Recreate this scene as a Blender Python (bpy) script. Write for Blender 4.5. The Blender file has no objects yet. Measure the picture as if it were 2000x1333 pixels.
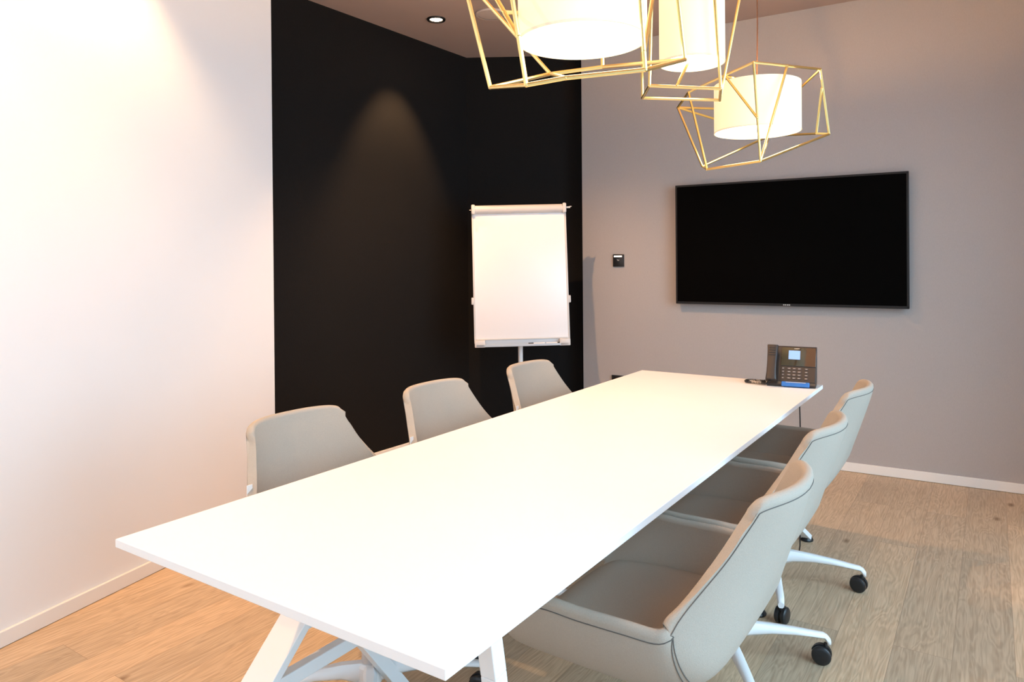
import bpy, bmesh, math, random
from mathutils import Vector, Matrix
random.seed(7)
SC = bpy.context.scene
COL = SC.collection
PI = math.pi

# ------------------------------------------------------------------ camera
CAM_H = 1.3197
PITCH, ROLL = 0.0059, -0.0081
cam = bpy.data.cameras.new('camera')
cam.sensor_width = 36.0
cam.lens = 1403.3 * 36.0 / 2000.0
cam.shift_x = 0.0
cam.shift_y = -(666.5 - 520.2) / 2000.0
cam.clip_start = 0.02
camo = bpy.data.objects.new('camera', cam)
COL.objects.link(camo)
fwd = Vector((0, math.cos(PITCH), -math.sin(PITCH)))
up0 = Vector((0, math.sin(PITCH), math.cos(PITCH)))
rt0 = Vector((1, 0, 0))
rt = math.cos(ROLL) * rt0 + math.sin(ROLL) * up0
upv = -math.sin(ROLL) * rt0 + math.cos(ROLL) * up0
M = Matrix((rt, upv, -fwd)).transposed().to_4x4()
M.translation = Vector((0, 0, CAM_H))
camo.matrix_world = M
SC.camera = camo

# ------------------------------------------------------------------ view / exposure
SC.view_settings.view_transform = 'Standard'
SC.view_settings.look = 'None'
SC.view_settings.gamma = 1
SC.view_settings.use_curve_mapping = False
SC.view_settings.exposure = 0.45
SC.cycles.use_denoising = True
SC.cycles.max_bounces = 10
SC.cycles.diffuse_bounces = 6
SC.cycles.sample_clamp_indirect = 6.0

# room frame: U runs along the table, V across it to the right
TA = 0.5885
U = Vector((math.sin(TA), math.cos(TA), 0))
V = Vector((math.cos(TA), -math.sin(TA), 0))
def vu(v, u, z=0.0): return V * v + U * u + Vector((0, 0, z))
ROTU = -TA                       # z rotation that turns local y onto U
CEIL = 2.915

# ------------------------------------------------------------------ daylight
world = bpy.data.worlds.new('world'); SC.world = world
world.use_nodes = True
bg = world.node_tree.nodes['Background']
bg.inputs[0].default_value = (0.62, 0.80, 1.0, 1)
bg.inputs[1].default_value = 1.0
COOL = (0.50, 0.79, 1.0)
WARM = (1.0, 0.60, 0.30)
def area(name, loc, target, sx, sy, power, color):
    L = bpy.data.lights.new(name, 'AREA'); L.shape = 'RECTANGLE'; L.size = sx; L.size_y = sy
    L.energy = power; L.color = color
    o = bpy.data.objects.new(name, L); COL.objects.link(o)
    o.location = loc
    o.rotation_euler = (Vector(target) - Vector(loc)).to_track_quat('-Z', 'Z').to_euler()
    return o
# daylight through the glazed right-hand wall, just outside the panes
area('daylight', vu(3.3, 1.2, 2.5), vu(-1, 1.2, .9), 6.0, 3.2, 330, COOL)
# daylight from the open end of the room behind the camera
area('daylight_rear', vu(-1.5, -1.62, 1.6), vu(-1.5, 2, 1.3), 2.2, 1.9, 9, (1.0, 0.95, 0.92))

# ------------------------------------------------------------------ node helpers
def mat(name, color=(.5, .5, .5), rough=.5, metal=0.0, spec=.5):
    m = bpy.data.materials.new(name); m.use_nodes = True
    b = m.node_tree.nodes['Principled BSDF']
    b.inputs['Base Color'].default_value = (*color, 1)
    b.inputs['Roughness'].default_value = rough
    b.inputs['Metallic'].default_value = metal
    b.inputs['Specular IOR Level'].default_value = spec
    return m
def nd(m, t, **kw):
    n = m.node_tree.nodes.new(t)
    for k, v in kw.items(): setattr(n, k, v)
    return n
def ln(m, a, b): m.node_tree.links.new(a, b)
def bsdf(m): return m.node_tree.nodes['Principled BSDF']
def noisy(m, c1, c2, scale=40, detail=4, bump=0.0, bscale=None, stretch=(1, 1, 1), rot=(0, 0, 0)):
    tc = nd(m, 'ShaderNodeTexCoord'); mp = nd(m, 'ShaderNodeMapping')
    mp.inputs['Scale'].default_value = stretch; mp.inputs['Rotation'].default_value = rot
    ln(m, tc.outputs['Object'], mp.inputs['Vector'])
    n = nd(m, 'ShaderNodeTexNoise'); n.inputs['Scale'].default_value = scale; n.inputs['Detail'].default_value = detail
    ln(m, mp.outputs[0], n.inputs['Vector'])
    mx = nd(m, 'ShaderNodeMix', data_type='RGBA')
    mx.inputs[6].default_value = (*c1, 1); mx.inputs[7].default_value = (*c2, 1)
    ln(m, n.outputs['Fac'], mx.inputs[0]); ln(m, mx.outputs[2], bsdf(m).inputs['Base Color'])
    if bump:
        n2 = nd(m, 'ShaderNodeTexNoise'); n2.inputs['Scale'].default_value = bscale or scale; n2.inputs['Detail'].default_value = 2
        ln(m, mp.outputs[0], n2.inputs['Vector'])
        bp = nd(m, 'ShaderNodeBump'); bp.inputs['Strength'].default_value = bump; bp.inputs['Distance'].default_value = .002
        ln(m, n2.outputs['Fac'], bp.inputs['Height']); ln(m, bp.outputs[0], bsdf(m).inputs['Normal'])
    return m
def weave(m, c1, c2, scale, bump=.3):
    """woven cloth: two crossed wave textures"""
    tc = nd(m, 'ShaderNodeTexCoord')
    w = []
    for d in ('X', 'Z'):
        t = nd(m, 'ShaderNodeTexWave', wave_type='BANDS', bands_direction=d)
        t.inputs['Scale'].default_value = scale; t.inputs['Distortion'].default_value = .6
        ln(m, tc.outputs['Object'], t.inputs['Vector']); w.append(t)
    mu = nd(m, 'ShaderNodeMath', operation='MULTIPLY'); ln(m, w[0].outputs['Fac'], mu.inputs[0]); ln(m, w[1].outputs['Fac'], mu.inputs[1])
    mx = nd(m, 'ShaderNodeMix', data_type='RGBA')
    mx.inputs[6].default_value = (*c1, 1); mx.inputs[7].default_value = (*c2, 1)
    ln(m, mu.outputs[0], mx.inputs[0]); ln(m, mx.outputs[2], bsdf(m).inputs['Base Color'])
    bp = nd(m, 'ShaderNodeBump'); bp.inputs['Strength'].default_value = bump; bp.inputs['Distance'].default_value = .001
    ln(m, mu.outputs[0], bp.inputs['Height']); ln(m, bp.outputs[0], bsdf(m).inputs['Normal'])
    return m
def emit(name, color, strength, base=(.8, .8, .8)):
    m = mat(name, base, .8)
    bsdf(m).inputs['Emission Color'].default_value = (*color, 1)
    bsdf(m).inputs['Emission Strength'].default_value = strength
    return m

# ------------------------------------------------------------------ materials
M_white_wall = noisy(mat('white_paint', rough=.85, spec=.2), (.785, .79, .80), (.81, .815, .825), 3, bump=.05, bscale=150)
M_black_wall = noisy(mat('black_wallpaper', rough=.9, spec=.15), (.0075, .0066, .0064), (.0115, .0104, .0102), 220, bump=.3, bscale=420, stretch=(1, 1, .35))
M_grey_wall = noisy(mat('grey_linen_wallpaper', rough=.9, spec=.15), (.385, .366, .360), (.440, .418, .412), 260, bump=.25, bscale=400, stretch=(1, 1, .3))
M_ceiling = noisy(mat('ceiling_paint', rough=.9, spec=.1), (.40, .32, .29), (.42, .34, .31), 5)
M_skirting = mat('skirting_paint', (.80, .79, .77), .45)
M_laminate = noisy(mat('white_laminate', rough=.42, spec=.3), (.86, .86, .86), (.88, .88, .88), 8)
M_edge = mat('table_edge_band', (.80, .80, .80), .5)
M_powder = mat('white_powder_coat', (.80, .81, .82), .35)
M_dark = mat('dark_gap', (.02, .02, .022), .6)
M_fabric = noisy(mat('greige_wool', rough=.95, spec=.15), (.355, .315, .265), (.455, .405, .345), 520, 2, .35, 620)
M_seam = mat('seam_thread', (.11, .10, .09), .9)
M_tagm = noisy(mat('tag_cloth', rough=.8), (.82, .80, .78), (.86, .85, .83), 300)
M_blackp = mat('black_plastic', (.012, .013, .015), .35)
M_steel = mat('column_steel', (.62, .62, .63), .45, .6)
M_brass = noisy(mat('brass_rod', rough=.28, metal=1.0), (.86, .64, .24), (.94, .74, .32), 30)
M_shade = noisy(emit('lit_fabric_shade', (1.0, .88, .45), .42, (.75, .70, .58)), (.72, .67, .55), (.78, .73, .60), 300)
M_trimband = emit('shade_hem', (1.0, .72, .40), .25, (.7, .66, .56))
M_diff = emit('lit_diffuser', (1.0, .78, .56), 6.6)
M_bulb = emit('lit_lamp_glass', (1.0, .80, .55), 30.0)
M_cord = mat('brown_textile_cord', (.10, .045, .022), .7)
M_tvf = mat('tv_bezel', (.009, .008, .008), .4, spec=.3)
M_screen = mat('tv_screen', (.0015, .0013, .0012), .75, spec=.03)
M_logo = mat('silver_mark', (.6, .6, .6), .4, .6)
M_board = mat('enamel_board', (.84, .83, .84), .3)
M_alu = mat('pale_plastic', (.62, .60, .58), .4)
M_alug = mat('tray_aluminium', (.50, .53, .56), .35, .4)
M_lcd = emit('phone_display_glow', (.30, .48, .85), .75, (.1, .15, .3))
M_gloss = mat('phone_gloss_panel', (.012, .010, .009), .04, spec=.9)
M_phone = mat('phone_body', (.030, .022, .019), .38)
M_key = mat('phone_key', (.075, .055, .048), .35)
M_keymark = mat('phone_key_print', (.55, .52, .50), .5)
M_blue = noisy(mat('blue_label', rough=.45), (.02, .13, .42), (.03, .17, .50), 60)
M_spk = mat('speaker_grille', (.52, .46, .43), .8)

def floor_material():
    m = mat('oak_planks', rough=.42, spec=.35)
    b = bsdf(m)
    tc = nd(m, 'ShaderNodeTexCoord'); mp = nd(m, 'ShaderNodeMapping')
    mp.inputs['Rotation'].default_value = (0, 0, -(PI / 2 - TA)); mp.inputs['Location'].default_value = (.35, .06, 0)
    ln(m, tc.outputs['Object'], mp.inputs['Vector'])
    br = nd(m, 'ShaderNodeTexBrick'); br.offset = .37; br.offset_frequency = 2; br.squash = 1
    br.inputs['Color1'].default_value = (0, 0, 0, 1); br.inputs['Color2'].default_value = (1, 1, 1, 1)
    br.inputs['Mortar'].default_value = (.5, .5, .5, 1)
    br.inputs['Scale'].default_value = 1; br.inputs['Mortar Size'].default_value = .0009
    br.inputs['Mortar Smooth'].default_value = .3
    br.inputs['Brick Width'].default_value = 1.55; br.inputs['Row Height'].default_value = .172
    ln(m, mp.outputs[0], br.inputs['Vector'])
    # per-plank shift of the grain
    sc = nd(m, 'ShaderNodeVectorMath', operation='SCALE'); sc.inputs['Scale'].default_value = 9.0
    ln(m, br.outputs['Color'], sc.inputs[0])
    ad = nd(m, 'ShaderNodeVectorMath', operation='ADD'); ln(m, mp.outputs[0], ad.inputs[0]); ln(m, sc.outputs[0], ad.inputs[1])
    st = nd(m, 'ShaderNodeMapping'); st.inputs['Scale'].default_value = (1.1, 9, 1); ln(m, ad.outputs[0], st.inputs['Vector'])
    # cathedral grain: rings of a distorted noise
    n1 = nd(m, 'ShaderNodeTexNoise'); n1.inputs['Scale'].default_value = 1.6; n1.inputs['Detail'].default_value = 3; n1.inputs['Distortion'].default_value = .4
    ln(m, st.outputs[0], n1.inputs['Vector'])
    mm = nd(m, 'ShaderNodeMath', operation='MULTIPLY'); mm.inputs[1].default_value = 90; ln(m, n1.outputs['Fac'], mm.inputs[0])
    sn = nd(m, 'ShaderNodeMath', operation='SINE'); ln(m, mm.outputs[0], sn.inputs[0])
    st2 = nd(m, 'ShaderNodeMapping'); st2.inputs['Scale'].default_value = (5, 150, 1); ln(m, ad.outputs[0], st2.inputs['Vector'])
    n2 = nd(m, 'ShaderNodeTexNoise'); n2.inputs['Scale'].default_value = 1.0; n2.inputs['Detail'].default_value = 4
    ln(m, st2.outputs[0], n2.inputs['Vector'])
    g = nd(m, 'ShaderNodeMath', operation='MULTIPLY_ADD'); g.inputs[1].default_value = .13; ln(m, sn.outputs[0], g.inputs[0]); ln(m, n2.outputs['Fac'], g.inputs[2])
    cr = nd(m, 'ShaderNodeValToRGB')
    cr.color_ramp.elements[0].position = .25; cr.color_ramp.elements[0].color = (.430, .318, .208, 1)
    cr.color_ramp.elements[1].position = .75; cr.color_ramp.elements[1].color = (.605, .470, .325, 1)
    ln(m, g.outputs[0], cr.inputs['Fac'])
    # plank tint
    tint = nd(m, 'ShaderNodeValToRGB')
    tint.color_ramp.elements[0].color = (.80, .82, .84, 1); tint.color_ramp.elements[1].color = (1.10, 1.06, 1.02, 1)
    ln(m, br.outputs['Color'], tint.inputs['Fac'])
    mu = nd(m, 'ShaderNodeMix', data_type='RGBA', blend_type='MULTIPLY'); mu.inputs[0].default_value = 1
    ln(m, cr.outputs[0], mu.inputs[6]); ln(m, tint.outputs[0], mu.inputs[7])
    # knots
    kmap = nd(m, 'ShaderNodeMapping'); kmap.inputs['Scale'].default_value = (1.9, 4.2, 1); ln(m, ad.outputs[0], kmap.inputs['Vector'])
    vo = nd(m, 'ShaderNodeTexVoronoi'); vo.inputs['Scale'].default_value = 1.0; ln(m, kmap.outputs[0], vo.inputs['Vector'])
    kr = nd(m, 'ShaderNodeValToRGB'); kr.color_ramp.elements[0].position = .025; kr.color_ramp.elements[0].color = (.45, .36, .28, 1)
    kr.color_ramp.elements[1].position = .085; kr.color_ramp.elements[1].color = (1, 1, 1, 1)
    ln(m, vo.outputs['Distance'], kr.inputs['Fac'])
    mu2 = nd(m, 'ShaderNodeMix', data_type='RGBA', blend_type='MULTIPLY'); mu2.inputs[0].default_value = 1
    ln(m, mu.outputs[2], mu2.inputs[6]); ln(m, kr.outputs[0], mu2.inputs[7])
    # joints
    mj = nd(m, 'ShaderNodeMix', data_type='RGBA'); ln(m, br.outputs['Fac'], mj.inputs[0]); ln(m, mu2.outputs[2], mj.inputs[6])
    mj.inputs[7].default_value = (.30, .215, .14, 1)
    ln(m, mj.outputs[2], b.inputs['Base Color'])
    bp = nd(m, 'ShaderNodeBump'); bp.inputs['Strength'].default_value = .12; bp.inputs['Distance'].default_value = .002
    ln(m, n2.outputs['Fac'], bp.inputs['Height']); ln(m, bp.outputs[0], b.inputs['Normal'])
    return m
M_floor = floor_material()

# ------------------------------------------------------------------ mesh helpers
def add_box(bm, c, s, rot=None, bevel=0.0, seg=2):
    c = Vector(c)
    r = bmesh.ops.create_cube(bm, size=1)
    vs = r['verts']
    for v in vs: v.co = Vector((v.co.x * s[0], v.co.y * s[1], v.co.z * s[2]))
    if bevel > 0:
        es = list({e for v in vs for e in v.link_edges})
        rb = bmesh.ops.bevel(bm, geom=es, offset=bevel, segments=seg, affect='EDGES', profile=.5)
        fs = set()
        stack = [f for f in rb['faces']]
        vs = list({v for f in stack for v in f.verts})
        # gather the whole island
        seen = set(vs); q = list(vs)
        while q:
            v = q.pop()
            for e in v.link_edges:
                w = e.other_vert(v)
                if w not in seen: seen.add(w); q.append(w)
        vs = list(seen)
    for v in vs:
        p = v.co.copy()
        if rot is not None: p = rot @ p
        v.co = p + c
    return vs
def frame_of(d):
    d = d.normalized()
    a = Vector((0, 0, 1)) if abs(d.z) < .95 else Vector((1, 0, 0))
    x = d.cross(a).normalized(); y = d.cross(x).normalized()
    return x, y
def add_tube(bm, pts, r, n=8, cap=True, closed=False):
    pts = [Vector(p) for p in pts]
    rings = []
    N = len(pts)
    px = None
    for i, p in enumerate(pts):
        if closed: d = pts[(i + 1) % N] - pts[i - 1]
        else: d = pts[min(i + 1, N - 1)] - pts[max(i - 1, 0)]
        x, y = frame_of(d)
        if px is not None:
            dn = d.normalized(); x = (px - dn * px.dot(dn)).normalized(); y = dn.cross(x)
        px = x
        rr = r[i] if isinstance(r, (list, tuple)) else r
        rings.append([bm.verts.new(p + (x * math.cos(2 * PI * k / n) + y * math.sin(2 * PI * k / n)) * rr) for k in range(n)])
    M_ = N if closed else N - 1
    for i in range(M_):
        a, b = rings[i], rings[(i + 1) % N]
        for k in range(n): bm.faces.new((a[k], a[(k + 1) % n], b[(k + 1) % n], b[k]))
    if cap and not closed:
        bm.faces.new(list(reversed(rings[0]))); bm.faces.new(rings[-1])
def add_lathe(bm, prof, n=32, c=(0, 0, 0), axis='Z', cap=False):
    c = Vector(c); rings = []
    for r, h in prof:
        ring = []
        for k in range(n):
            a = 2 * PI * k / n
            if axis == 'Z': p = Vector((r * math.cos(a), r * math.sin(a), h))
            elif axis == 'X': p = Vector((h, r * math.cos(a), r * math.sin(a)))
            else: p = Vector((r * math.cos(a), h, r * math.sin(a)))
            ring.append(bm.verts.new(c + p))
        rings.append(ring)
    for a, b in zip(rings, rings[1:]):
        for k in range(n): bm.faces.new((a[k], a[(k + 1) % n], b[(k + 1) % n], b[k]))
    if cap:
        bm.faces.new(rings[0]); bm.faces.new(list(reversed(rings[-1])))
def add_prism(bm, poly, d0, d1, f):
    """poly of 2D points extruded between d0 and d1; f(a,b,d)->Vector"""
    A = [bm.verts.new(f(a, b, d0)) for a, b in poly]; B = [bm.verts.new(f(a, b, d1)) for a, b in poly]
    n = len(poly)
    bm.faces.new(A); bm.faces.new(list(reversed(B)))
    for i in range(n): bm.faces.new((A[i], B[i], B[(i + 1) % n], A[(i + 1) % n]))
def obj(name, bm, m, parent=None, smooth=False, angle=35, bevel=0):
    bmesh.ops.recalc_face_normals(bm, faces=bm.faces[:])
    me = bpy.data.meshes.new(name); bm.to_mesh(me); bm.free()
    o = bpy.data.objects.new(name, me); COL.objects.link(o)
    if m: me.materials.append(m)
    if smooth:
        for p in me.polygons: p.use_smooth = True
        me.set_sharp_from_angle(angle=math.radians(angle))
    if bevel:
        md = o.modifiers.new('bevel', 'BEVEL'); md.width = bevel; md.segments = 2; md.limit_method = 'ANGLE'
    if parent: o.parent = parent
    return o
def NB(): return bmesh.new()
def thing(name, label, cat, loc=(0, 0, 0), rotz=0, group=None):
    o = bpy.data.objects.new(name, None); COL.objects.link(o); o.empty_display_size = .1
    o.location = loc; o.rotation_euler = (0, 0, rotz); o['label'] = label; o['category'] = cat
    if group: o['group'] = group
    return o
def tag(o, label, cat, group=None):
    o['label'] = label; o['category'] = cat
    if group: o['group'] = group
    return o
def struct(o): o['kind'] = 'structure'; return o
def dup(root, loc, rotz, label, group=None):
    r = root.copy(); COL.objects.link(r); r.location = loc; r.rotation_euler = (0, 0, rotz); r['label'] = label
    if group: r['group'] = group
    for ch in list(root.children):
        c = ch.copy(); COL.objects.link(c); c.parent = r
        for g in ch.children:
            d = g.copy(); COL.objects.link(d); d.parent = c
    return r

# ------------------------------------------------------------------ room shell
A_wl = Vector((-2.738, .025, 0))           # white wall, camera end
B_wl = Vector((-1.264, 3.808, 0))          # white wall, free end
B2 = Vector((-1.4955, 3.963, 0))           # black left wall start, set back
C_bl = Vector((-.342, 5.609, 0))           # black corner
D_bl = Vector((.585, 5.567, 0))            # black end segment, right end
E_gr = Vector((.532, 5.405, 0))            # grey wall, left end
F_gr = Vector((3.407, 3.665, 0))           # grey wall, right end
G_nr = Vector((-.167, -1.692, 0))          # near right corner
ROOM = [A_wl, B_wl, B2, C_bl, D_bl, E_gr, F_gr, G_nr]
def outn(a, b):
    d = (b - a).normalized(); return Vector((-d.y, d.x, 0))   # left of travel = outside (polygon runs clockwise)
def wall(name, a, b, m, z0=0.0, z1=CEIL, t=.12, ext=(0, 0)):
    d = (b - a).normalized(); n = outn(a, b)
    a = a - d * ext[0]; b = b + d * ext[1]
    bm = NB()
    add_prism(bm, [(a.x, a.y), (b.x, b.y), (b.x + n.x * t, b.y + n.y * t), (a.x + n.x * t, a.y + n.y * t)], z0, z1,
              lambda x, y, z: Vector((x, y, z)))
    return struct(obj(name, bm, m))
wall('wall_left', A_wl, B_wl, M_white_wall, t=.22)
wall('wall_left_black', B2, C_bl, M_black_wall, ext=(.3, .12))
wall('wall_back_black', C_bl, D_bl, M_black_wall, ext=(0, .1))
wall('wall_back_grey', E_gr, F_gr, M_grey_wall, t=.12, ext=(0, .12))
wall('wall_near', G_nr, A_wl, M_white_wall, z1=.55)
wall('wall_near_lintel', G_nr, A_wl, M_white_wall, z0=2.55)
# window wall on the right: sill, lintel, end piers
fr = (F_gr - G_nr).normalized(); Lr = (F_gr - G_nr).length
wall('wall_right_lintel', F_gr, G_nr, M_white_wall, z0=2.62)
wall('wall_right_sill', F_gr, G_nr, M_white_wall, z1=.22)
wall('wall_right_pier', F_gr, F_gr - fr * 1.05, M_white_wall, z0=.22, z1=2.62)
M_winframe = mat('window_frame_paint', (.6, .6, .6), .4)
M_glass = bpy.data.materials.new('window_glass'); M_glass.use_nodes = True
_nt = M_glass.node_tree; _nt.nodes.remove(_nt.nodes['Principled BSDF'])
_tr = _nt.nodes.new('ShaderNodeBsdfTransparent'); _gl = _nt.nodes.new('ShaderNodeBsdfGlossy'); _gl.inputs['Roughness'].default_value = .02
_mx = _nt.nodes.new('ShaderNodeMixShader'); _mx.inputs[0].default_value = .06
_nt.links.new(_tr.outputs[0], _mx.inputs[1]); _nt.links.new(_gl.outputs[0], _mx.inputs[2])
_nt.links.new(_mx.outputs[0], _nt.nodes['Material Output'].inputs['Surface'])
def window(name, a, b, z0, z1, k):
    """glazed bay between a and b: frame with k panes"""
    d = (b - a).normalized(); n = outn(a, b); L = (b - a).length
    w = bpy.data.objects.new(name, None); COL.objects.link(w); struct(w); w.location = a
    R_ = Matrix(((d.x, n.x, 0), (d.y, n.y, 0), (0, 0, 1)))
    bm = NB()
    for i in range(k + 1):
        x = L * i / k
        add_box(bm, R_ @ Vector((x, .06, (z0 + z1) / 2)), (.05, .06, z1 - z0), R_)
    for z in (z0 + .025, z1 - .025): add_box(bm, R_ @ Vector((L / 2, .06, z)), (L, .06, .05), R_)
    obj('window_frame', bm, M_winframe, w)
    for i in range(k):
        bm = NB(); add_box(bm, R_ @ Vector((L * (i + .5) / k, .06, (z0 + z1) / 2)), (L / k - .05, .006, z1 - z0 - .1), R_)
        obj('pane', bm, M_glass, w)
    return w
window('window_1', F_gr - fr * 1.05, G_nr, .22, 2.62, 4)
window('window_2', G_nr, A_wl, .55, 2.55, 3)
# floor and ceiling
def slab(name, z0, z1, m, grow=.35):
    bm = NB()
    c = sum(ROOM, Vector()) / len(ROOM)
    pts = [A_wl + Vector((-.4, -.5, 0)), B2 + Vector((-.45, .15, 0)), C_bl + Vector((-.2, .3, 0)), Vector((.9, 5.9, 0)), F_gr + Vector((.45, .1, 0)), G_nr + Vector((.1, -.4, 0))]
    add_prism(bm, [(p.x, p.y) for p in pts], z0, z1, lambda x, y, z: Vector((x, y, z)))
    return struct(obj(name, bm, m))
slab('floor', -.1, 0, M_floor)
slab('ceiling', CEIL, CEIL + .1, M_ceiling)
# skirting boards
def skirt(name, a, b, h=.055, t=.014, ext=(0, 0)):
    d = (b - a).normalized(); n = outn(a, b)
    a = a - d * ext[0]; b = b + d * ext[1]
    R_ = Matrix(((d.x, n.x, 0), (d.y, n.y, 0), (0, 0, 1)))
    bm = NB(); L = (b - a).length
    add_box(bm, a + R_ @ Vector((L / 2, -t / 2 - .0005, h / 2 + .0015)), (L, t, h), R_, bevel=.0025)
    return struct(obj(name, bm, M_skirting))
skirt('baseboard_left', A_wl, B_wl)
skirt('baseboard_left_black', B2, C_bl)
skirt('baseboard_back_black', C_bl, D_bl)
skirt('baseboard_back', E_gr, F_gr)

# ------------------------------------------------------------------ ceiling fittings
def downlight(loc, label, target=None, energy=60, spot=75, col=WARM, blend=.6):
    t = thing('downlight', label, 'ceiling light', (loc[0], loc[1], CEIL), 0, 'recessed ceiling downlights')
    bm = NB(); add_lathe(bm, [(.040, -.002), (.046, -.010), (.058, -.010), (.062, -.004), (.062, -.0005), (.040, -.0005)], 40)
    obj('trim_ring', bm, M_tvf, t, True)
    bm = NB(); add_lathe(bm, [(.0002, -.0035), (.030, -.0045), (.040, -.003)], 32)
    obj('lamp_glass', bm, M_bulb, t, True)
    L = bpy.data.lights.new('downlight_beam', 'SPOT'); L.energy = energy; L.color = col
    L.spot_size = math.radians(spot); L.spot_blend = blend; L.shadow_soft_size = .02
    o = bpy.data.objects.new('downlight_beam', L); COL.objects.link(o); o.parent = t
    o.location = (0, 0, -.02)
    if target is not None:
        o.rotation_euler = (Vector(target) - Vector((loc[0], loc[1], CEIL - .02))).to_track_quat('-Z', 'Y').to_euler()
    return t
downlight((-.483, 4.712), 'small round recessed downlight with black rim, lit, beside the black wall', (-1.20, 5.21, 0), 95, 62, blend=.7)
downlight((-1.42, 2.70), 'lit recessed downlight over the white wall, out of the frame', (-1.45, 2.70, 0), 54, 100, col=(1.0, .62, .30))
downlight((-1.75, 1.55), 'lit recessed downlight nearest the camera along the white wall', (-1.2, 1.55, 0), 120, 118, col=(1.0, .55, .23), blend=.4)
downlight((-.30, 3.75), 'lit recessed downlight between the pendants and the flipchart', (.1, 4.3, 0), 105, 104, col=(1.0, .55, .26))
t = thing('ceiling_speaker', 'round flat white speaker grille set in the ceiling', 'speaker', (-.119, 4.624, CEIL))
bm = NB(); add_lathe(bm, [(.085, -.010), (.098, -.010), (.104, -.005), (.104, -.0005)], 48); obj('speaker_rim', bm, M_spk, t, True)
bm = NB(); add_lathe(bm, [(.0002, -.009), (.060, -.009), (.085, -.007)], 48); obj('grille', bm, M_spk, t, True)

# ------------------------------------------------------------------ pendants
def rods(bm, nodes, edges, r):
    for a, b in edges:
        add_tube(bm, [nodes[a], nodes[b]], r, 8)
    used = {k for e in edges for k in e}
    for k in used:
        res = bmesh.ops.create_uvsphere(bm, u_segments=10, v_segments=6, radius=r * 1.08)
        for v in res['verts']: v.co += Vector(nodes[k])
def pendant(label, c, R_, z0, z1, nodes, edges, r=.0052, power=100):
    base = Vector((c[0], c[1], CEIL))
    t = thing('pendant_lamp', label, 'pendant lamp', base, 0, 'pendant lamps over the table')
    loc = {k: Vector(p) - base for k, p in nodes.items()}
    a0, a1 = z0 - CEIL, z1 - CEIL
    bm = NB(); rods(bm, loc, edges, r); obj('wire_cage', bm, M_brass, t, True, 40)
    bm = NB(); n = 72
    add_lathe(bm, [(R_ - .003, a0), (R_, a0), (R_, a1), (R_ - .003, a1), (R_ - .003, a0)], n)
    sh = obj('lamp_shade', bm, M_shade, t, True, 50)
    bm = NB(); add_lathe(bm, [(R_ + .0006, a0), (R_ + .0006, a0 + .006)], n); obj('hem', bm, M_trimband, sh, True)
    bm = NB(); add_lathe(bm, [(.0003, a0 + .006), (R_ - .004, a0 + .006)], n); obj('diffuser', bm, M_diff, t, True)
    # spider and lamp holder
    bm = NB()
    for k in range(3):
        a = k * 2 * PI / 3 + .4
        add_tube(bm, [(0, 0, a1 - .012), (math.cos(a) * (R_ - .003), math.sin(a) * (R_ - .003), a1 - .012)], .0022, 6)
    add_lathe(bm, [(.0003, a1 + .02), (.012, a1 + .02), (.016, a1 - .01), (.016, a1 - .06), (.0003, a1 - .06)], 16)
    obj('lamp_holder', bm, M_brass, t, True)
    L = bpy.data.lights.new('pendant_bulb', 'POINT'); L.energy = power; L.color = (1.0, .52, .20); L.shadow_soft_size = .03
    lo = bpy.data.objects.new('pendant_bulb', L); COL.objects.link(lo); lo.parent = t; lo.location = (0, 0, a1 - .035)
    bm = NB(); add_tube(bm, [(0, 0, a1 + .018), (.004, 0, a1 + .25), (.003, 0, -.25), (0, 0, -.024)], .0028, 8); obj('cord', bm, M_cord, t, True)
    bm = NB(); add_lathe(bm, [(.0003, -.026), (.045, -.026), (.05, -.020), (.05, -.0005)], 32); obj('ceiling_rose', bm, M_brass, t, True)
    return t
RN = dict(p1=(0.967,2.860,2.106), p2=(1.137,2.955,2.117), p3=(1.331,3.090,2.137), p4=(1.380,3.120,1.864), p5=(0.995,2.870,1.714),
    p6=(0.822,3.020,1.702), p6b=(0.848,3.190,1.737), p7=(0.764,3.290,2.020), p8=(0.772,3.120,2.050), q=(0.884,2.970,2.083), m=(0.980,2.863,1.887),
    bt=(1.280,3.470,2.040), t=(1.270,3.440,2.136), bb=(1.243,3.460,1.916), r1=(1.340,3.098,2.056), r2=(1.342,3.160,1.873))
RE = [('p1','p2'),('p2','p3'),('p3','p4'),('p4','p5'),('p1','p5'),('p5','p6'),('p6','p6b'),('p6b','p7'),('p7','p8'),('p8','p6'),('p8','q'),('q','p1'),
    ('q','m'),('p2','p5'),('p3','bt'),('bt','t'),('t','q'),('p4','r2'),('r2','bb'),('r1','r2'),('bb','p7'),('bt','p7'),('bt','bb'),('p6b','bb'),('p5','bb')]
pendant('drum pendant lamp in a gold wire cage, nearest the television wall', (1.075, 3.14), .181, 1.877, 2.085, RN, RE)
def up(a, b, k):
    a, b = Vector(a), Vector(b); return tuple(a + (b - a) * k)
MN = dict(m1=(0.471,2.570,1.902), m2=(0.747,2.570,1.892), m3=(0.448,2.320,1.885), m4=(0.678,2.320,1.873), a=(0.537,2.320,1.884))
MN['T1'] = up(MN['m1'], (0.468,2.570,2.251), 1.22); MN['T2'] = up(MN['m2'], (0.825,2.590,2.256), 1.05)
MN['T3'] = up(MN['m3'], (0.457,2.320,2.160), 1.60); MN['T4'] = up(MN['m4'], (0.660,2.320,2.159), 1.75)
MN['b'] = (0.592, 2.372, 1.985)
ME = [('m1','m2'),('m2','m4'),('m4','m3'),('m3','m1'),('m1','T1'),('m2','T2'),('m3','T3'),('m4','T4'),('T1','T2'),('T2','T4'),('T4','T3'),('T3','T1'),('a','b')]
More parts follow.
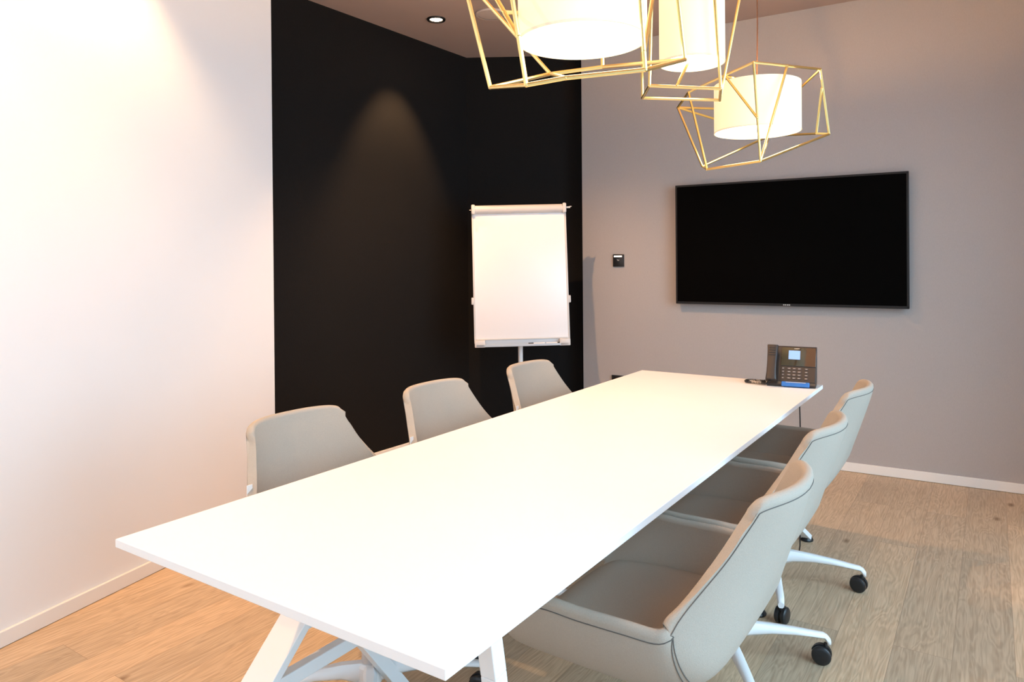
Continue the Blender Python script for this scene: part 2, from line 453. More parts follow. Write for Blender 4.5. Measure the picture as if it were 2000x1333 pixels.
pendant('tall narrow cylinder pendant lamp in a gold wire cage, between the two drum pendants', (.618, 2.45), .109, 1.990, 2.37, MN, ME)
BN = dict(a=(-0.050,1.780,1.752), b=(0.035,1.600,1.713), c=(0.300,1.600,1.745), d=(0.432,1.780,1.817), e=(0.256,2.000,1.860), f=(0.111,2.000,1.842), x=(0.122,1.600,1.728))
def on(p, k): return up(BN[p], TB[p], k)
TB = dict(a=(-0.102,1.780,1.968), b=(0.006,1.600,1.902), c=(0.291,1.600,1.900), d=(0.416,1.780,1.964), e=(0.258,2.000,2.046), f=(0.06,2.000,1.90))
BN['Ta'] = on('a', 2.0); BN['Tb'] = on('b', 2.3); BN['Tc'] = on('c', 2.9); BN['Td'] = on('d', 2.6); BN['Te'] = on('e', 1.5); BN['Tf'] = on('f', 4.2)
BN['g2'] = on('b', .57); BN['br1'] = up(BN['c'], BN['Tc'], .09); BN['gm'] = up(BN['g2'], BN['Ta'], .18); BN['h2'] = up(BN['gm'], (0.012,1.800,1.943), 1.6)
BE = [('a','b'),('b','x'),('x','c'),('c','d'),('d','e'),('e','f'),('f','a'),('f','x'),('a','Ta'),('b','Tb'),('c','Tc'),('d','Td'),('e','Te'),('f','Tf'),
    ('Ta','Tb'),('Tb','Tc'),('Tc','Td'),('Td','Te'),('Te','Tf'),('Tf','Ta'),('g2','Ta'),('br1','Td'),('gm','h2')]
pendant('large drum pendant lamp in a gold wire cage, nearest the camera', (.180, 1.80), .160, 1.869, 2.10, BN, BE)

# ------------------------------------------------------------------ television
WA = -.544
dW = Vector((math.cos(WA), math.sin(WA), 0)); nW = Vector((-math.sin(WA), math.cos(WA), 0))
# use the grey wall's own direction
dW = (F_gr - E_gr).normalized(); nW = outn(E_gr, F_gr)
def wallpt(s, z, off=0): return E_gr + dW * s - nW * off + Vector((0, 0, z))
ROTW = math.atan2(dW.y, dW.x)
def s_of(p): return (Vector((p[0], p[1], 0)) - E_gr).dot(dW)
sL, sR = s_of((1.1325, 4.9717)), s_of((2.3438, 4.2389))
tw = sR - sL; tz0, tz1 = 1.022, 1.838
th = tz1 - tz0
t = thing('television', 'large black flat-screen television hung on the grey wall', 'television', wallpt((sL + sR) / 2, tz0, 0), ROTW)
# local: x along the wall, y into the wall, z up
bm = NB(); add_box(bm, (0, -.048, th / 2), (tw, .024, th), bevel=.003); obj('housing', bm, M_tvf, t, True)
bm = NB()
for x, z, sx, sz in ((0, .009, tw - .004, .012), (0, th - .007, tw - .004, .010), (-tw / 2 + .007, th / 2, .010, th - .004), (tw / 2 - .007, th / 2, .010, th - .004)):
    add_box(bm, (x, -.0605, z), (sx, .003, sz))
obj('bezel', bm, M_tvf, t)
bm = NB(); add_box(bm, (0, -.0602, th / 2 + .002), (tw - .026, .001, th - .030)); obj('screen', bm, M_screen, t)
bm = NB(); add_box(bm, (0, -.026, th / 2), (.55, .030, .42), bevel=.004)
add_box(bm, (0, -.006, th / 2), (.42, .011, .30)); obj('wall_bracket', bm, M_blackp, t)
bm = NB()
for x in (-.017, -.006, .006, .017): add_box(bm, (x + .02, -.0625, .008), (.008, .001, .006))
obj('maker_mark', bm, M_logo, t)

# wall controls
def plate(name, label, s, z, w, h, kind):
    t = thing(name, label, kind, wallpt(s, z), ROTW)
    bm = NB(); add_box(bm, (0, -.0065, 0), (w, .012, h), bevel=.002); obj('plate', bm, M_blackp, t, True)
    return t
t = plate('room_control', 'small square black control panel on the grey wall beside the television', s_of((.782, 5.254)), 1.324, .084, .090, 'wall control')
bm = NB(); add_box(bm, (-.002, -.0135, .030), (.062, .002, .011)); obj('light_bar', bm, emit('panel_bar', (1, .94, .86), .75), t)
bm = NB()
pts = [(-.009, .010), (-.006, .002), (0, -.002), (.006, .001), (.008, .006)]
add_tube(bm, [(x, -.0135, z) for x, z in pts], .0014, 6)
add_box(bm, (.0, -.0135, .003), (.007, .001, .006)); obj('icon', bm, M_logo, t)
t = plate('wall_socket', 'black socket box low on the grey wall, half hidden behind the table', s_of((.80, 5.243)), .445, .16, .075, 'socket')
bm = NB(); add_box(bm, (-.035, -.0125, 0), (.05, .003, .05), bevel=.001); add_box(bm, (.035, -.0125, 0), (.05, .003, .05), bevel=.001); obj('outlet', bm, M_tvf, t)

# ------------------------------------------------------------------ table
TZ, TT, TL, TW_ = .735, .0175, 2.778, .9027
TA0 = Vector((-.8512, 1.5292, 0))
table = thing('conference_table', 'long white conference table on white splayed legs', 'table', TA0, ROTU)
# local: x = V (0..TW), y = U (0..TL)
bm = NB(); add_box(bm, (TW_ / 2, TL / 2, TZ - TT / 2), (TW_, TL, TT), bevel=.0012, seg=2); obj('tabletop', bm, M_laminate, table)
def blade(bm, x, t, a, b, wa, wb):
    """flat bar in the plane x, from a=(y,z) to b, widths wa, wb"""
    a, b = Vector(a), Vector(b); d = (b - a).normalized(); n = Vector((-d.y, d.x))
    poly = [a + n * wa / 2, a - n * wa / 2, b - n * wb / 2, b + n * wb / 2]
    poly = [(p.x, min(max(p.y, .012), TZ - TT - .001)) for p in poly]
    add_prism(bm, poly, x - t / 2, x + t / 2, lambda p, q_, xx: Vector((xx, p, q_)))
def bent_bar(bm, x, t, pts, w):
    """square tube bent in the plane x through (y, z) points"""
    L_, R_l = [], []
    P_ = [Vector(p) for p in pts]
    for i, p in enumerate(P_):
        d = (P_[min(i + 1, len(P_) - 1)] - P_[max(i - 1, 0)]).normalized(); n = Vector((-d.y, d.x))
        ww = w[i] if isinstance(w, (list, tuple)) else w
        L_.append(p + n * ww / 2); R_l.append(p - n * ww / 2)
    for q_ in range(len(P_) - 1):
        poly = [L_[q_], L_[q_ + 1], R_l[q_ + 1], R_l[q_]]
        poly = [(p.x, min(max(p.y, .012), TZ - TT - .001)) for p in poly]
        add_prism(bm, poly, x - t / 2, x + t / 2, lambda p, q2, xx: Vector((xx, p, q2)))
def bar3(bm, a, b, w, t):
    """rectangular bar between two 3D points; w along x, t across"""
    a, b = Vector(a), Vector(b); d = (b - a).normalized(); x = Vector((1, 0, 0)); x = (x - d * x.dot(d)).normalized(); y = d.cross(x)
    A = [bm.verts.new(a + x * i * w / 2 + y * j * t / 2) for i, j in ((-1, -1), (1, -1), (1, 1), (-1, 1))]
    B = [bm.verts.new(b + x * i * w / 2 + y * j * t / 2) for i, j in ((-1, -1), (1, -1), (1, 1), (-1, 1))]
    bm.faces.new(A); bm.faces.new(list(reversed(B)))
    for i in range(4): bm.faces.new((A[i], B[i], B[(i + 1) % 4], A[(i + 1) % 4]))
def foot(x, y):
    bm = NB(); add_lathe(bm, [(.0003, .022), (.010, .022), (.024, .016), (.030, .006), (.028, 0), (.0003, 0)], 20, (x, y, 0)); obj('foot', bm, M_blackp, table, True)
# near end, left frame
bm = NB(); bar3(bm, (.077, .445, .445), (.077, .003, .012), .095, .022); obj('leg', bm, M_powder, table, bevel=.002)
bm = NB(); bar3(bm, (.077, .535, .400), (.077, .828, .012), .033, .038); obj('leg', bm, M_powder, table, bevel=.002)
bm = NB(); bar3(bm, (.077, .46, TZ - TT - .001), (.077, .442, .42), .033, .026); obj('post', bm, M_powder, table, bevel=.002)
bm = NB(); add_box(bm, (.077, .43, .274), (.030, .47, .036), bevel=.003); add_box(bm, (.077, .50, .388), (.030, .17, .022), bevel=.003); obj('crossbar', bm, M_powder, table)
foot(.077, .012); foot(.077, .822)
# near end, right frame
xr = TW_ - .073
bm = NB(); bent_bar(bm, xr, .033, [(.200, .73), (.222, .60), (.236, .51), (.300, .43), (.868, .0)], [.034, .034, .036, .036, .030]); obj('leg', bm, M_powder, table, bevel=.002)
bm = NB(); bar3(bm, (xr, .385, .385), (xr, .003, .012), .05, .022); obj('leg', bm, M_powder, table, bevel=.002)
foot(xr, .012); foot(xr, .855)
# far end frames, their posts set in from the corners
for x, xi in ((.077, .30), (xr, .62)):
    bm = NB(); bar3(bm, (xi, TL - .40, TZ - TT - .001), (xi, TL - .40, .36), .033, .033); obj('post', bm, M_powder, table, bevel=.002)
    bm = NB(); bar3(bm, (xi, TL - .395, .40), (x, TL - .010, .012), .05, .024); obj('leg', bm, M_powder, table, bevel=.002)
    bm = NB(); bar3(bm, (xi, TL - .405, .40), (x, TL - .855, .012), .033, .033); obj('leg', bm, M_powder, table, bevel=.002)
    foot(x, TL - .012); foot(x, TL - .855)
bm = NB()
for x in (.075, TW_ - .073): add_box(bm, (x, TL / 2, TZ - TT - .0165), (.035, TL - .24, .030))
for y in (.14, TL / 2, TL - .14): add_box(bm, (TW_ / 2, y, TZ - TT - .0165), (TW_ - .19, .04, .030))
obj('underframe', bm, M_powder, table)

# ------------------------------------------------------------------ office chair
def catmull(P, t):
    n = len(P) - 1; x = min(max(t, 0), .99999) * n; i = int(x); f = x - i
    p0, p1, p2, p3 = P[max(i - 1, 0)], P[i], P[i + 1], P[min(i + 2, n)]
    return [.5 * ((2 * b) + (-a + c) * f + (2 * a - 5 * b + 4 * c - d) * f * f + (-a + 3 * b - 3 * c + d) * f ** 3) for a, b, c, d in zip(p0, p1, p2, p3)]
# profile stations: y, z of the centre line, half width, curl height, curl direction angle (deg, 90 = up, 0 = forward)
ST = [(.235, .428, .235, .030, 90, .62, 1.35), (.215, .436, .272, .075, 90, .62, 1.35), (.14, .440, .292, .126, 92, .62, 1.35), (.03, .440, .296, .128, 94, .62, 1.35), (-.08, .442, .296, .126, 90, .62, 1.35),
      (-.160, .454, .292, .114, 84, .60, 1.4), (-.212, .482, .284, .109, 59, .56, 1.5), (-.245, .528, .270, .105, 43, .45, 1.6), (-.268, .585, .250, .093, 30, .34, 1.8),
      (-.292, .648, .228, .0825, 19, .2, 2.0), (-.314, .710, .207, .072, 10, .1, 2.1), (-.332, .765, .188, .062, 7, .05, 2.2), (-.345, .808, .176, .053, 6, .03, 2.2), (-.350, .832, .170, .047, 6, .02, 2.2)]
def inner(t, s):
    s_ = abs(s); sg = 1 if s >= 0 else -1
    t = t - t ** 5 * (.075 * (1 - max(0, 1 - s_ ** 3.2) ** (1 / 3.2)) + .004 * s_ ** 2)     # rounded top corners
    y, z, w, c, a, k, e_ = catmull(ST, t)
    ang = math.radians(a)
    # flat middle, then a curl; the curl is sharp in the seat and soft in the back
    m = min(1, max(0, k / .62))
    xs = (s_ / .62) * .80 if s_ < .62 else .80 + .20 * math.sin((s_ - .62) / .38 * PI / 2)
    x = w * (m * xs + (1 - m) * s_)
    h = max(0, (s_ - k) / (1 - k)) ** e_
    h = c * h + .02 * c * min(1, s_ / max(k, .05)) ** 2
    return Vector((sg * x, y + math.cos(ang) * h, z + math.sin(ang) * h))
NT, NS = 68, 60
def shell_meshes(t):
    T = [i / (NT - 1) for i in range(NT)]; S = [math.sin(PI / 2 * (-1 + 2 * j / (NS - 1))) for j in range(NS)]
    In = [[inner(a, s) for s in S] for a in T]
    Nn = [[None] * NS for _ in T]
    for i in range(NT):
        for j in range(NS):
            du = In[min(i + 1, NT - 1)][j] - In[max(i - 1, 0)][j]; dv = In[i][min(j + 1, NS - 1)] - In[i][max(j - 1, 0)]
            n = dv.cross(du)
            Nn[i][j] = n.normalized() if n.length > 1e-9 else Vector((0, 0, 1))
    mid = Nn[NT // 4][NS // 2]
    sign = 1 if mid.z < 0 else -1        # outward = down under the seat
    TH = .026
    def thick(i, j): return TH
    Out = [[In[i][j] + Nn[i][j] * sign * thick(i, j) for j in range(NS)] for i in range(NT)]
    bm = NB()
    vi = [[bm.verts.new(p) for p in r] for r in In]; vo = [[bm.verts.new(p) for p in r] for r in Out]
    for i in range(NT - 1):
        for j in range(NS - 1):
            bm.faces.new((vi[i][j], vi[i][j + 1], vi[i + 1][j + 1], vi[i + 1][j]))
            bm.faces.new((vo[i][j], vo[i + 1][j], vo[i + 1][j + 1], vo[i][j + 1]))
    # rounded rim
    loop = [(0, j) for j in range(NS)] + [(i, NS - 1) for i in range(1, NT)] + [(NT - 1, j) for j in range(NS - 2, -1, -1)] + [(i, 0) for i in range(NT - 2, 0, -1)]
    def outdir(i, j):
        d = Vector()
        if j == 0: d += (In[i][0] - In[i][1]).normalized()
        if j == NS - 1: d += (In[i][-1] - In[i][-2]).normalized()
        if i == 0: d += (In[0][j] - In[1][j]).normalized()
        if i == NT - 1: d += (In[-1][j] - In[-2][j]).normalized()
        return d.normalized()
    K = 5; rims = []
    for (i, j) in loop:
        a, b = In[i][j], Out[i][j]; d = outdir(i, j); c = (a + b) / 2; r = (a - b) / 2
        rims.append([vi[i][j]] + [bm.verts.new(c + r * math.cos(PI * k / K) + d * r.length * math.sin(PI * k / K)) for k in range(1, K)] + [vo[i][j]])
    n = len(rims)
    for q_ in range(n):
        A, B = rims[q_], rims[(q_ + 1) % n]
        for k in range(K): bm.faces.new((A[k], A[k + 1], B[k + 1], B[k]))
    sh = obj('shell', bm, M_fabric, t, True, 60)
    # stitched seams on the outside, just below the rim and down the side
    bm = NB()
    def po(i, j): return Out[i][j] + Nn[i][j] * sign * .0006
    for j in (4, NS - 5):
        add_tube(bm, [po(i, j) for i in range(2, NT - 2)], .0011, 5)
    add_tube(bm, [po(NT - 3, j) for j in range(4, NS - 4)], .0011, 5)
    for k0 in (0, 1):
        for sgn in (0, 1):
            pts = []
            for q_ in range(0, 20):
                j = 4 + q_; i = 0
                fi = 28.6 + k0 * .9 - .09 * q_
                i = int(fi); f = fi - i
                jj = j if sgn == 0 else NS - 1 - j
                pts.append(po(i, jj) * (1 - f) + po(i + 1, jj) * f)
            add_tube(bm, pts, .0011, 5)
    obj('seam', bm, M_seam, sh)
    return In, Nn, sign
def make_chair(label, loc, rz, group, spin):
    t = thing('conference_chair', label, 'chair', loc, rz, group)
    In, Nn, sign = shell_meshes(t)
    # seat cushion
    bm = NB(); nx, ny = 22, 26; top = []
    def hw(y):
        a = (y + .175) / .40
        return .262 - .05 * max(0, (a - .55) / .45) ** 2
    rows = []
    for i in range(ny):
        y = -.195 + (.425) * i / (ny - 1)
        w = hw(y); row = []
        for j in range(nx):
            s = -1 + 2 * j / (nx - 1)
            e = min(1 - abs(s), (i) / (ny - 1) * 1.6, (ny - 1 - i) / (ny - 1) * 1.6)
            z = .448 + .026 * min(1, (max(e, 0) * 5)) ** .5 - .008 * (1 - s * s) * (1 - abs(2 * i / (ny - 1) - 1) ** 2) + .004
            cy = 1 - .12 * (abs(s) ** 4)
            row.append(Vector((s * w, (y + .02) * cy - .02, z)))
        rows.append(row)
    tv = [[bm.verts.new(p) for p in r] for r in rows]
    bv = [[bm.verts.new(Vector((p.x * .98, p.y * .98, .446))) for p in r] for r in rows]
    for i in range(ny - 1):
        for j in range(nx - 1):
            bm.faces.new((tv[i][j], tv[i][j + 1], tv[i + 1][j + 1], tv[i + 1][j])); bm.faces.new((bv[i][j], bv[i + 1][j], bv[i + 1][j + 1], bv[i][j + 1]))
    lp = [(0, j) for j in range(nx)] + [(i, nx - 1) for i in range(1, ny)] + [(ny - 1, j) for j in range(nx - 2, -1, -1)] + [(i, 0) for i in range(ny - 2, 0, -1)]
    for q_ in range(len(lp)):
        a, b = lp[q_], lp[(q_ + 1) % len(lp)]
        bm.faces.new((tv[a[0]][a[1]], bv[a[0]][a[1]], bv[b[0]][b[1]], tv[b[0]][b[1]]))
    obj('seat_cushion', bm, M_fabric, t, True, 60)
    # label tag on the side of the backrest
    p = In[47][NS - 1]
    bm = NB(); add_box(bm, Vector((p.x + .016, p.y - .012, p.z)), (.018, .002, .036)); obj('tag', bm, M_tagm, t)
    # swivel mechanism and column
    bm = NB(); add_box(bm, (0, -.01, .392), (.16, .20, .022), bevel=.006); add_lathe(bm, [(.0003, .385), (.05, .385), (.034, .35), (.030, .33), (.0003, .33)], 24)
    obj('seat_plate', bm, M_powder, t, True)
    bm = NB(); add_lathe(bm, [(.0003, .34), (.014, .34), (.014, .22), (.024, .22), (.024, .09), (.0003, .09)], 24); obj('column', bm, M_steel, t, True)
    # four-star base
    hub = NB(); add_lathe(hub, [(.0003, .142), (.028, .142), (.036, .132), (.036, .085), (.030, .075), (.0003, .075)], 28)
    obj('base_hub', hub, M_powder, t, True)
    for k in range(4):
        a = spin + k * PI / 2; d = Vector((math.cos(a), math.sin(a), 0)); s = Vector((-d.y, d.x, 0))
        bm = NB(); prof = [(.020, .142, .082, .020), (.08, .143, .100, .019), (.16, .134, .104, .017), (.24, .121, .099, .015), (.30, .109, .091, .0135), (.332, .103, .086, .013), (.345, .095, .064, .012), (.352, .085, .064, .010)]
        rings = []
        for r, z1, z0, w in prof:
            c = .25
            ring = [(-w, z0 + (z1 - z0) * .25), (-w * .55, z0), (w * .55, z0), (w, z0 + (z1 - z0) * .25), (w, z1 - (z1 - z0) * .3), (w * .55, z1), (-w * .55, z1), (-w, z1 - (z1 - z0) * .3)]
            rings.append([bm.verts.new(d * r + s * x + Vector((0, 0, z))) for x, z in ring])
        for A, B in zip(rings, rings[1:]):
            for q_ in range(8): bm.faces.new((A[q_], A[(q_ + 1) % 8], B[(q_ + 1) % 8], B[q_]))
        bm.faces.new(rings[0]); bm.faces.new(list(reversed(rings[-1])))
        obj('base_leg', bm, M_powder, t, True, 50)
        # twin-wheel caster
        cc = d * .338; ax = (s * math.cos(.5) + d * math.sin(.5)).normalized(); fw_ = Vector((-ax.y, ax.x, 0))
        Rm = Matrix(((ax.x, fw_.x, 0), (ax.y, fw_.y, 0), (0, 0, 1)))
        ctr = cc + fw_ * .012 + Vector((0, 0, .0305))
        bm = NB()
        for sd in (-1, 1):
            b2 = NB(); add_lathe(b2, [(.0003, .0215), (.018, .0215), (.026, .020), (.030, .016), (.0305, .010), (.029, .0045), (.0003, .0045)], 28, axis='X')
            for v in b2.verts: v.co = Rm @ Vector((v.co.x * sd, v.co.y, v.co.z)) + ctr
            tmp = bpy.data.meshes.new('tmp'); b2.to_mesh(tmp); b2.free(); bm.from_mesh(tmp); bpy.data.meshes.remove(tmp)
        cst = obj('caster', bm, M_blackp, t, True, 40)
        bm = NB(); add_tube(bm, [cc + Vector((0, 0, .070)), cc + Vector((0, 0, .045))], .006, 10)
        # hood over the wheels
        b2 = NB()
        arc = [(.0325 * math.cos(x), .0325 * math.sin(x)) for x in [PI * (.1 + .62 * q_ / 10) for q_ in range(11)]]
        poly = arc + [(.024 * math.cos(x), .024 * math.sin(x)) for x in [PI * (.72 - .62 * q_ / 10) for q_ in range(11)]]
        add_prism(b2, poly, -.0045, .0045, lambda p_, q2, xx: Vector((xx, p_, q2)))
        for v in b2.verts: v.co = Rm @ v.co + ctr
        tmp = bpy.data.meshes.new('tmp'); b2.to_mesh(tmp); b2.free(); bm.from_mesh(tmp); bpy.data.meshes.remove(tmp)
        obj('caster_fork', bm, M_blackp, cst, True)
    return t
RZ_R = math.atan2(-(-V).x, (-V).y)           # local +y -> -V (faces the table from the right)
RZ_L = math.atan2(-(V).x, (V).y)
GR, GL = 'chairs along the right side of the table', 'chairs along the left side of the table'
def spin_base(c, deg):
    for ch in c.children:
        if ch.name.split('.')[0] in ('base_leg', 'caster'): ch.rotation_euler.z = math.radians(deg)
ch0 = make_chair('beige upholstered swivel chair on the right side, nearest the camera', vu(-.705, 1.655), RZ_R, GR, 0)
c1 = dup(ch0, vu(-.735, 2.315), RZ_R, 'middle beige swivel chair on the right side of the table', GR)
c2 = dup(ch0, vu(-.750, 3.01), RZ_R, 'beige swivel chair on the right side, nearest the television', GR)
c3 = dup(ch0, vu(-1.535, 1.525), RZ_L, 'beige chair on the left side of the table, nearest the camera, before the white wall', GL)
c4 = dup(ch0, vu(-1.52, 2.195), RZ_L, 'middle beige chair on the left side of the table', GL)
c5 = dup(ch0, vu(-1.50, 2.86), RZ_L, 'beige chair on the left side of the table, in front of the flipchart', GL)
for c, deg in ((ch0, 30), (c1, 33.7), (c2, 19.2), (c3, 45), (c4, 20), (c5, 60)): spin_base(c, deg)

# ------------------------------------------------------------------ desk phone
ph = thing('desk_phone', 'black desk telephone with a lit display at the far right end of the table', 'telephone', (1.293, 3.328, TZ + .0008), 0)
PR = math.radians(-27)
ph.scale = (1, 1, .93)
RP = Matrix.Rotation(PR, 3, 'Z')
def L2(p): return RP @ Vector(p)
def pbox(bm, c, s, tilt=0, bevel=0, piv=None):
    R3 = RP @ Matrix.Rotation(tilt, 3, 'X')
    add_box(bm, L2(c), s, R3, bevel)
# wedge body: local x width, y depth (away), z up
TILT = math.radians(62)
W2 = .105
bm = NB()
prof = [(-.045, 0), (-.050, .012), (-.040, .024), (.046, .186), (.052, .190), (.062, .186), (.060, .172), (.045, .02), (.04, 0)]
add_prism(bm, prof, -W2, W2, lambda a, b, x: L2((x, a, b)))
body = obj('body', bm, M_phone, ph, bevel=.002)
def face(xc, d, h, w, thick, off):
    """box lying on the tilted front: xc across, d = distance up the slope"""
    base = Vector((0, -.040, .024)); topp = Vector((0, .046, .186)); dr = (topp - base).normalized(); nr = Vector((0, -dr.z, dr.y))
    c = base + dr * d + nr * off + Vector((xc, 0, 0))
    ang = math.atan2(dr.z, dr.y)
    return c, (w, h, thick), Matrix.Rotation(ang, 3, 'X')
def fbox(bm, xc, d, h, w, thick, off, bevel=0):
    c, s, R3 = face(xc, d, h, w, thick, off)
    add_box(bm, RP @ c, s, RP @ R3, bevel)
bm = NB(); fbox(bm, .028, .131, .098, .150, .004, .002, .001); obj('gloss_panel', bm, M_gloss, ph)
bm = NB(); fbox(bm, .010, .140, .046, .050, .0016, .005); obj('display', bm, M_lcd, ph)
bm = NB(); fbox(bm, .020, .174, .0022, .024, .001, .0046); obj('maker_mark', bm, M_logo, ph)
bm = NB(); fbox(bm, .028, .040, .078, .150, .003, .0012, .001); kp = obj('keypad', bm, M_phone, ph)
for r_ in range(4):
    for c_ in range(5):
        bm = NB(); x = (-.036, -.010, .012, .034, .064)[c_] ; w = (.010, .017, .017, .017, .015)[c_]
        fbox(bm, x, .068 - r_ * .0165, .0095, w, .003, .004, .001); k_ = obj('key', bm, M_key, ph)
        bm = NB(); fbox(bm, x, .068 - r_ * .0165, .0018, w * .55, .0006, .0058); obj('key_print', bm, M_keymark, k_)
bm = NB(); pbox(bm, (.020, -.052, .0155), (.120, .014, .024), math.radians(-8), .004); obj('blue_strip', bm, M_blue, ph)['label'] = 'blue printed strip'
bm = NB(); pbox(bm, (.022, -.059, .026), (.085, .0015, .0025)); obj('strip_print', bm, M_keymark, ph)
# handset on the left
bm = NB()
hs = [(-.062, .030), (-.052, .060), (-.026, .112), (.006, .168), (.018, .190)]
rings = []
for i, (y, z) in enumerate(hs):
    w = (.025, .022, .021, .023, .025)[i]; tk = (.017, .013, .012, .014, .016)[i]
    dr = Vector((0, .45, .89)); nr = Vector((0, -.89, .45))
    ring = []
    for k in range(16):
        a = 2 * PI * k / 16; ca, sa = math.cos(a), math.sin(a)
        ex = math.copysign(abs(ca) ** .5, ca) * w; ey = math.copysign(abs(sa) ** .5, sa) * tk
        ring.append(bm.verts.new(L2(Vector((-.082 + ex, y, z)) + nr * (ey + .012))))
    rings.append(ring)
for A, B in zip(rings, rings[1:]):
    for k in range(16): bm.faces.new((A[k], A[(k + 1) % 16], B[(k + 1) % 16], B[k]))
bm.faces.new(rings[0]); bm.faces.new(list(reversed(rings[-1])))
hand = obj('handset', bm, M_phone, ph, True, 50, bevel=.004)
bm = NB()
for i in range(5):
    f = i / 4; y = -.010 + .026 * f; z = .142 + .044 * f
    add_box(bm, L2(Vector((-.082, y, z)) + Vector((0, -.89, .45)) * .0265), (.030, .0012, .0022), RP)
obj('grip_rib', bm, M_blackp, hand)
# coiled cord on the table
bm = NB()
path = [(-.090, -.066, .030), (-.105, -.060, .012), (-.140, -.040, .008), (-.180, -.030, .008), (-.205, -.005, .008), (-.200, .030, .008), (-.165, .045, .008), (-.130, .030, .008), (-.120, .0, .010), (-.125, -.03, .016), (-.105, -.020, .022), (-.088, -.028, .030)]
def cpath(t): return Vector(catmull(path, t))
pts = []
turns = 62; N_ = turns * 7
for i in range(N_ + 1):
    t_ = i / N_; c = cpath(t_); d = (cpath(min(t_ + .004, 1)) - cpath(max(t_ - .004, 0))); x_, y_ = frame_of(d if d.length > 1e-6 else Vector((1, 0, 0)))
    a = 2 * PI * turns * t_
    pts.append(L2(c + (x_ * math.cos(a) + y_ * math.sin(a)) * .0048))
add_tube(bm, pts, .0016, 5); obj('coiled_cord', bm, M_blackp, ph, True)
# thin cable hanging from the table
bm = NB(); cpt = vu(-.72, 3.40)
add_tube(bm, [cpt + Vector((-.01, 0, .684)), cpt + Vector((0, 0, .66)), cpt + Vector((.004, .0, .50)), cpt + Vector((.0, .0, .25)), cpt + Vector((-.002, 0, .03)), cpt + Vector((-.006, 0, .004))], .0028, 6)
tag(obj('phone_cable', bm, M_blackp, None, True), 'thin black cable hanging under the far right end of the table', 'cable')

# ------------------------------------------------------------------ flipchart
FX, FY = .065, 4.93
fc = thing('flipchart_stand', 'white flipchart easel on a post before the black wall', 'flipchart', (FX, FY, 0), math.radians(1.5))
LEAN = math.radians(6)
bw, bz0, bz1 = .64, .745, 1.70
RB = Matrix.Rotation(-math.radians(.9), 3, 'Y') @ Matrix.Rotation(-LEAN, 3, 'X')
pv = Vector((0, -.05, bz0))
def fb(bm, x, y, z, s, bevel=0):
    add_box(bm, RB @ Vector((x, y, z)) + pv, s, RB, bevel)
H = bz1 - bz0
bm = NB(); fb(bm, 0, 0, H / 2 + .02, (bw, .018, H - .04), .002); bd = obj('board', bm, M_board, fc, True)
for x in (-bw / 2, bw / 2):
    bm = NB(); fb(bm, x, -.001, H / 2, (.012, .024, H - .05), .003); obj('board_frame', bm, M_alu, fc, True)
# roller cover (paper clamp)
bm = NB(); prof = []
for k in range(15):
    a = PI * (-.55 + 1.35 * k / 14); prof.append((-.012 - .030 * math.cos(a), .030 * math.sin(a)))
prof += [(.012, .026), (.012, -.030)]
add_prism(bm, prof, -bw / 2 - .004, bw / 2 + .004, lambda a, b, x: RB @ Vector((x, a, H + b - .012)) + pv)
cl = obj('paper_clamp', bm, M_alu, fc, True, 40)
for sx in (-1, 1):
    bm = NB(); fb(bm, sx * (bw / 2 - .006), -.016, H - .012, (.026, .058, .068), .008); obj('clamp_end_cap', bm, M_alu, fc, True)
bm = NB(); fb(bm, bw / 2 + .022, -.005, H - .005, (.030, .014, .012), .002); fb(bm, bw / 2 + .040, -.005, H + .001, (.014, .006, .005), 0); obj('paper_hook', bm, M_alu, fc)
bm = NB(); fb(bm, -bw / 2 - .012, -.005, H - .010, (.016, .006, .005), 0); obj('paper_hook', bm, M_alu, fc)
for sx in (-1, 1):
    bm = NB(); fb(bm, sx * (bw / 2 + .012), -.002, .315, (.016, .026, .050), .006); obj('side_clip', bm, M_alu, fc, True)
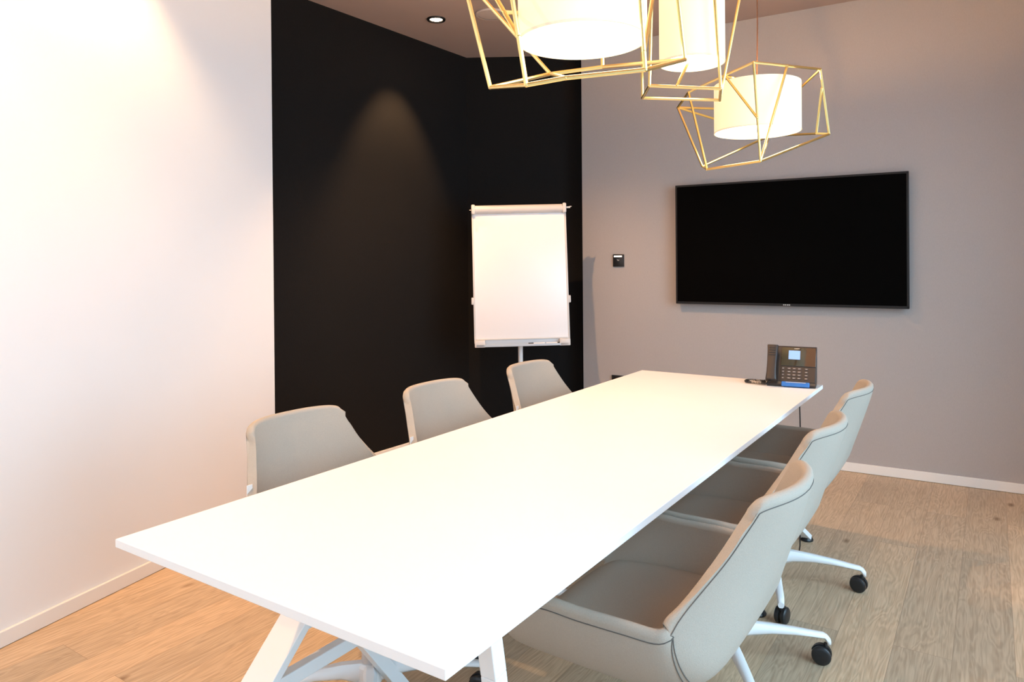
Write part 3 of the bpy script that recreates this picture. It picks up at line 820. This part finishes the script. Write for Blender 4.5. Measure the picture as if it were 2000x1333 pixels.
# tray
bm = NB(); fb(bm, 0, -.035, .004, (bw - .02, .060, .006), .001); fb(bm, 0, -.064, .010, (bw - .02, .004, .014), .001); fb(bm, 0, -.011, .030, (bw - .14, .004, .034), .001)
obj('pen_tray', bm, M_alug, fc)
for sx in (-1, 1):
    bm = NB(); fb(bm, sx * (bw / 2 - .034), -.034, .023, (.072, .064, .048), .006); obj('tray_end_cap', bm, M_alu, fc, True)
bm = NB(); fb(bm, 0, -.002, .052, (bw - .02, .028, .010), .002); obj('lower_rail', bm, M_alu, fc, True)
# post and foot
bm = NB(); add_tube(bm, [(-.01, .035, .06), (-.01, .035, bz0 + .25)], .0165, 20); add_tube(bm, [(-.01, .035, bz0 + .2), (-.01, .09, bz1 - .12)], .013, 16); obj('post', bm, M_powder, fc, True)
bm = NB(); add_lathe(bm, [(.0003, .10), (.03, .10), (.04, .08), (.04, .05), (.0003, .05)], 24, (-.01, .035, 0)); obj('foot_hub', bm, M_powder, fc, True)
for k in range(5):
    a = k * 2 * PI / 5 + .2; d = Vector((math.cos(a), math.sin(a), 0)); o_ = Vector((-.01, .035, 0))
    bm = NB(); add_tube(bm, [o_ + d * .03 + Vector((0, 0, .07)), o_ + d * .15 + Vector((0, 0, .062)), o_ + d * .31 + Vector((0, 0, .05))], [.015, .014, .011], 12); obj('foot_leg', bm, M_powder, fc, True)
    bm = NB(); s_ = Vector((-d.y, d.x, 0)); c_ = o_ + d * .31 + Vector((0, 0, .022))
    add_tube(bm, [c_ - s_ * .014, c_ + s_ * .014], .022, 18); add_tube(bm, [c_, c_ + Vector((0, 0, .03))], .005, 8); obj('wheel', bm, M_blackp, fc, True)
# markers in the tray (things of their own)
RF = Matrix.Rotation(math.radians(1.5), 3, 'Z')
def tray_world(x, y, z): return Vector((FX, FY, 0)) + RF @ (RB @ Vector((x, y, z)) + pv)
def marker(x, label, flip):
    p0 = tray_world(x, -.040, .0155); d = (RF @ (RB @ Vector((1, 0, 0)))) * (1 if not flip else -1)
    base = thing('whiteboard_marker', label, 'marker', p0, 0, 'markers in the flipchart tray')
    bm = NB(); add_tube(bm, [-d * .045, d * .030], .0078, 14); obj('barrel', bm, M_powder, base, True)
    bm = NB(); add_tube(bm, [d * .0305, d * .033, d * .065], [.0078, .0085, .0080], 14); obj('cap', bm, M_blackp, base, True)
marker(.105, 'white marker in the flipchart tray, its black cap to the left', True)
marker(.205, 'white marker in the flipchart tray with a longer black cap, nearer the right end', False)
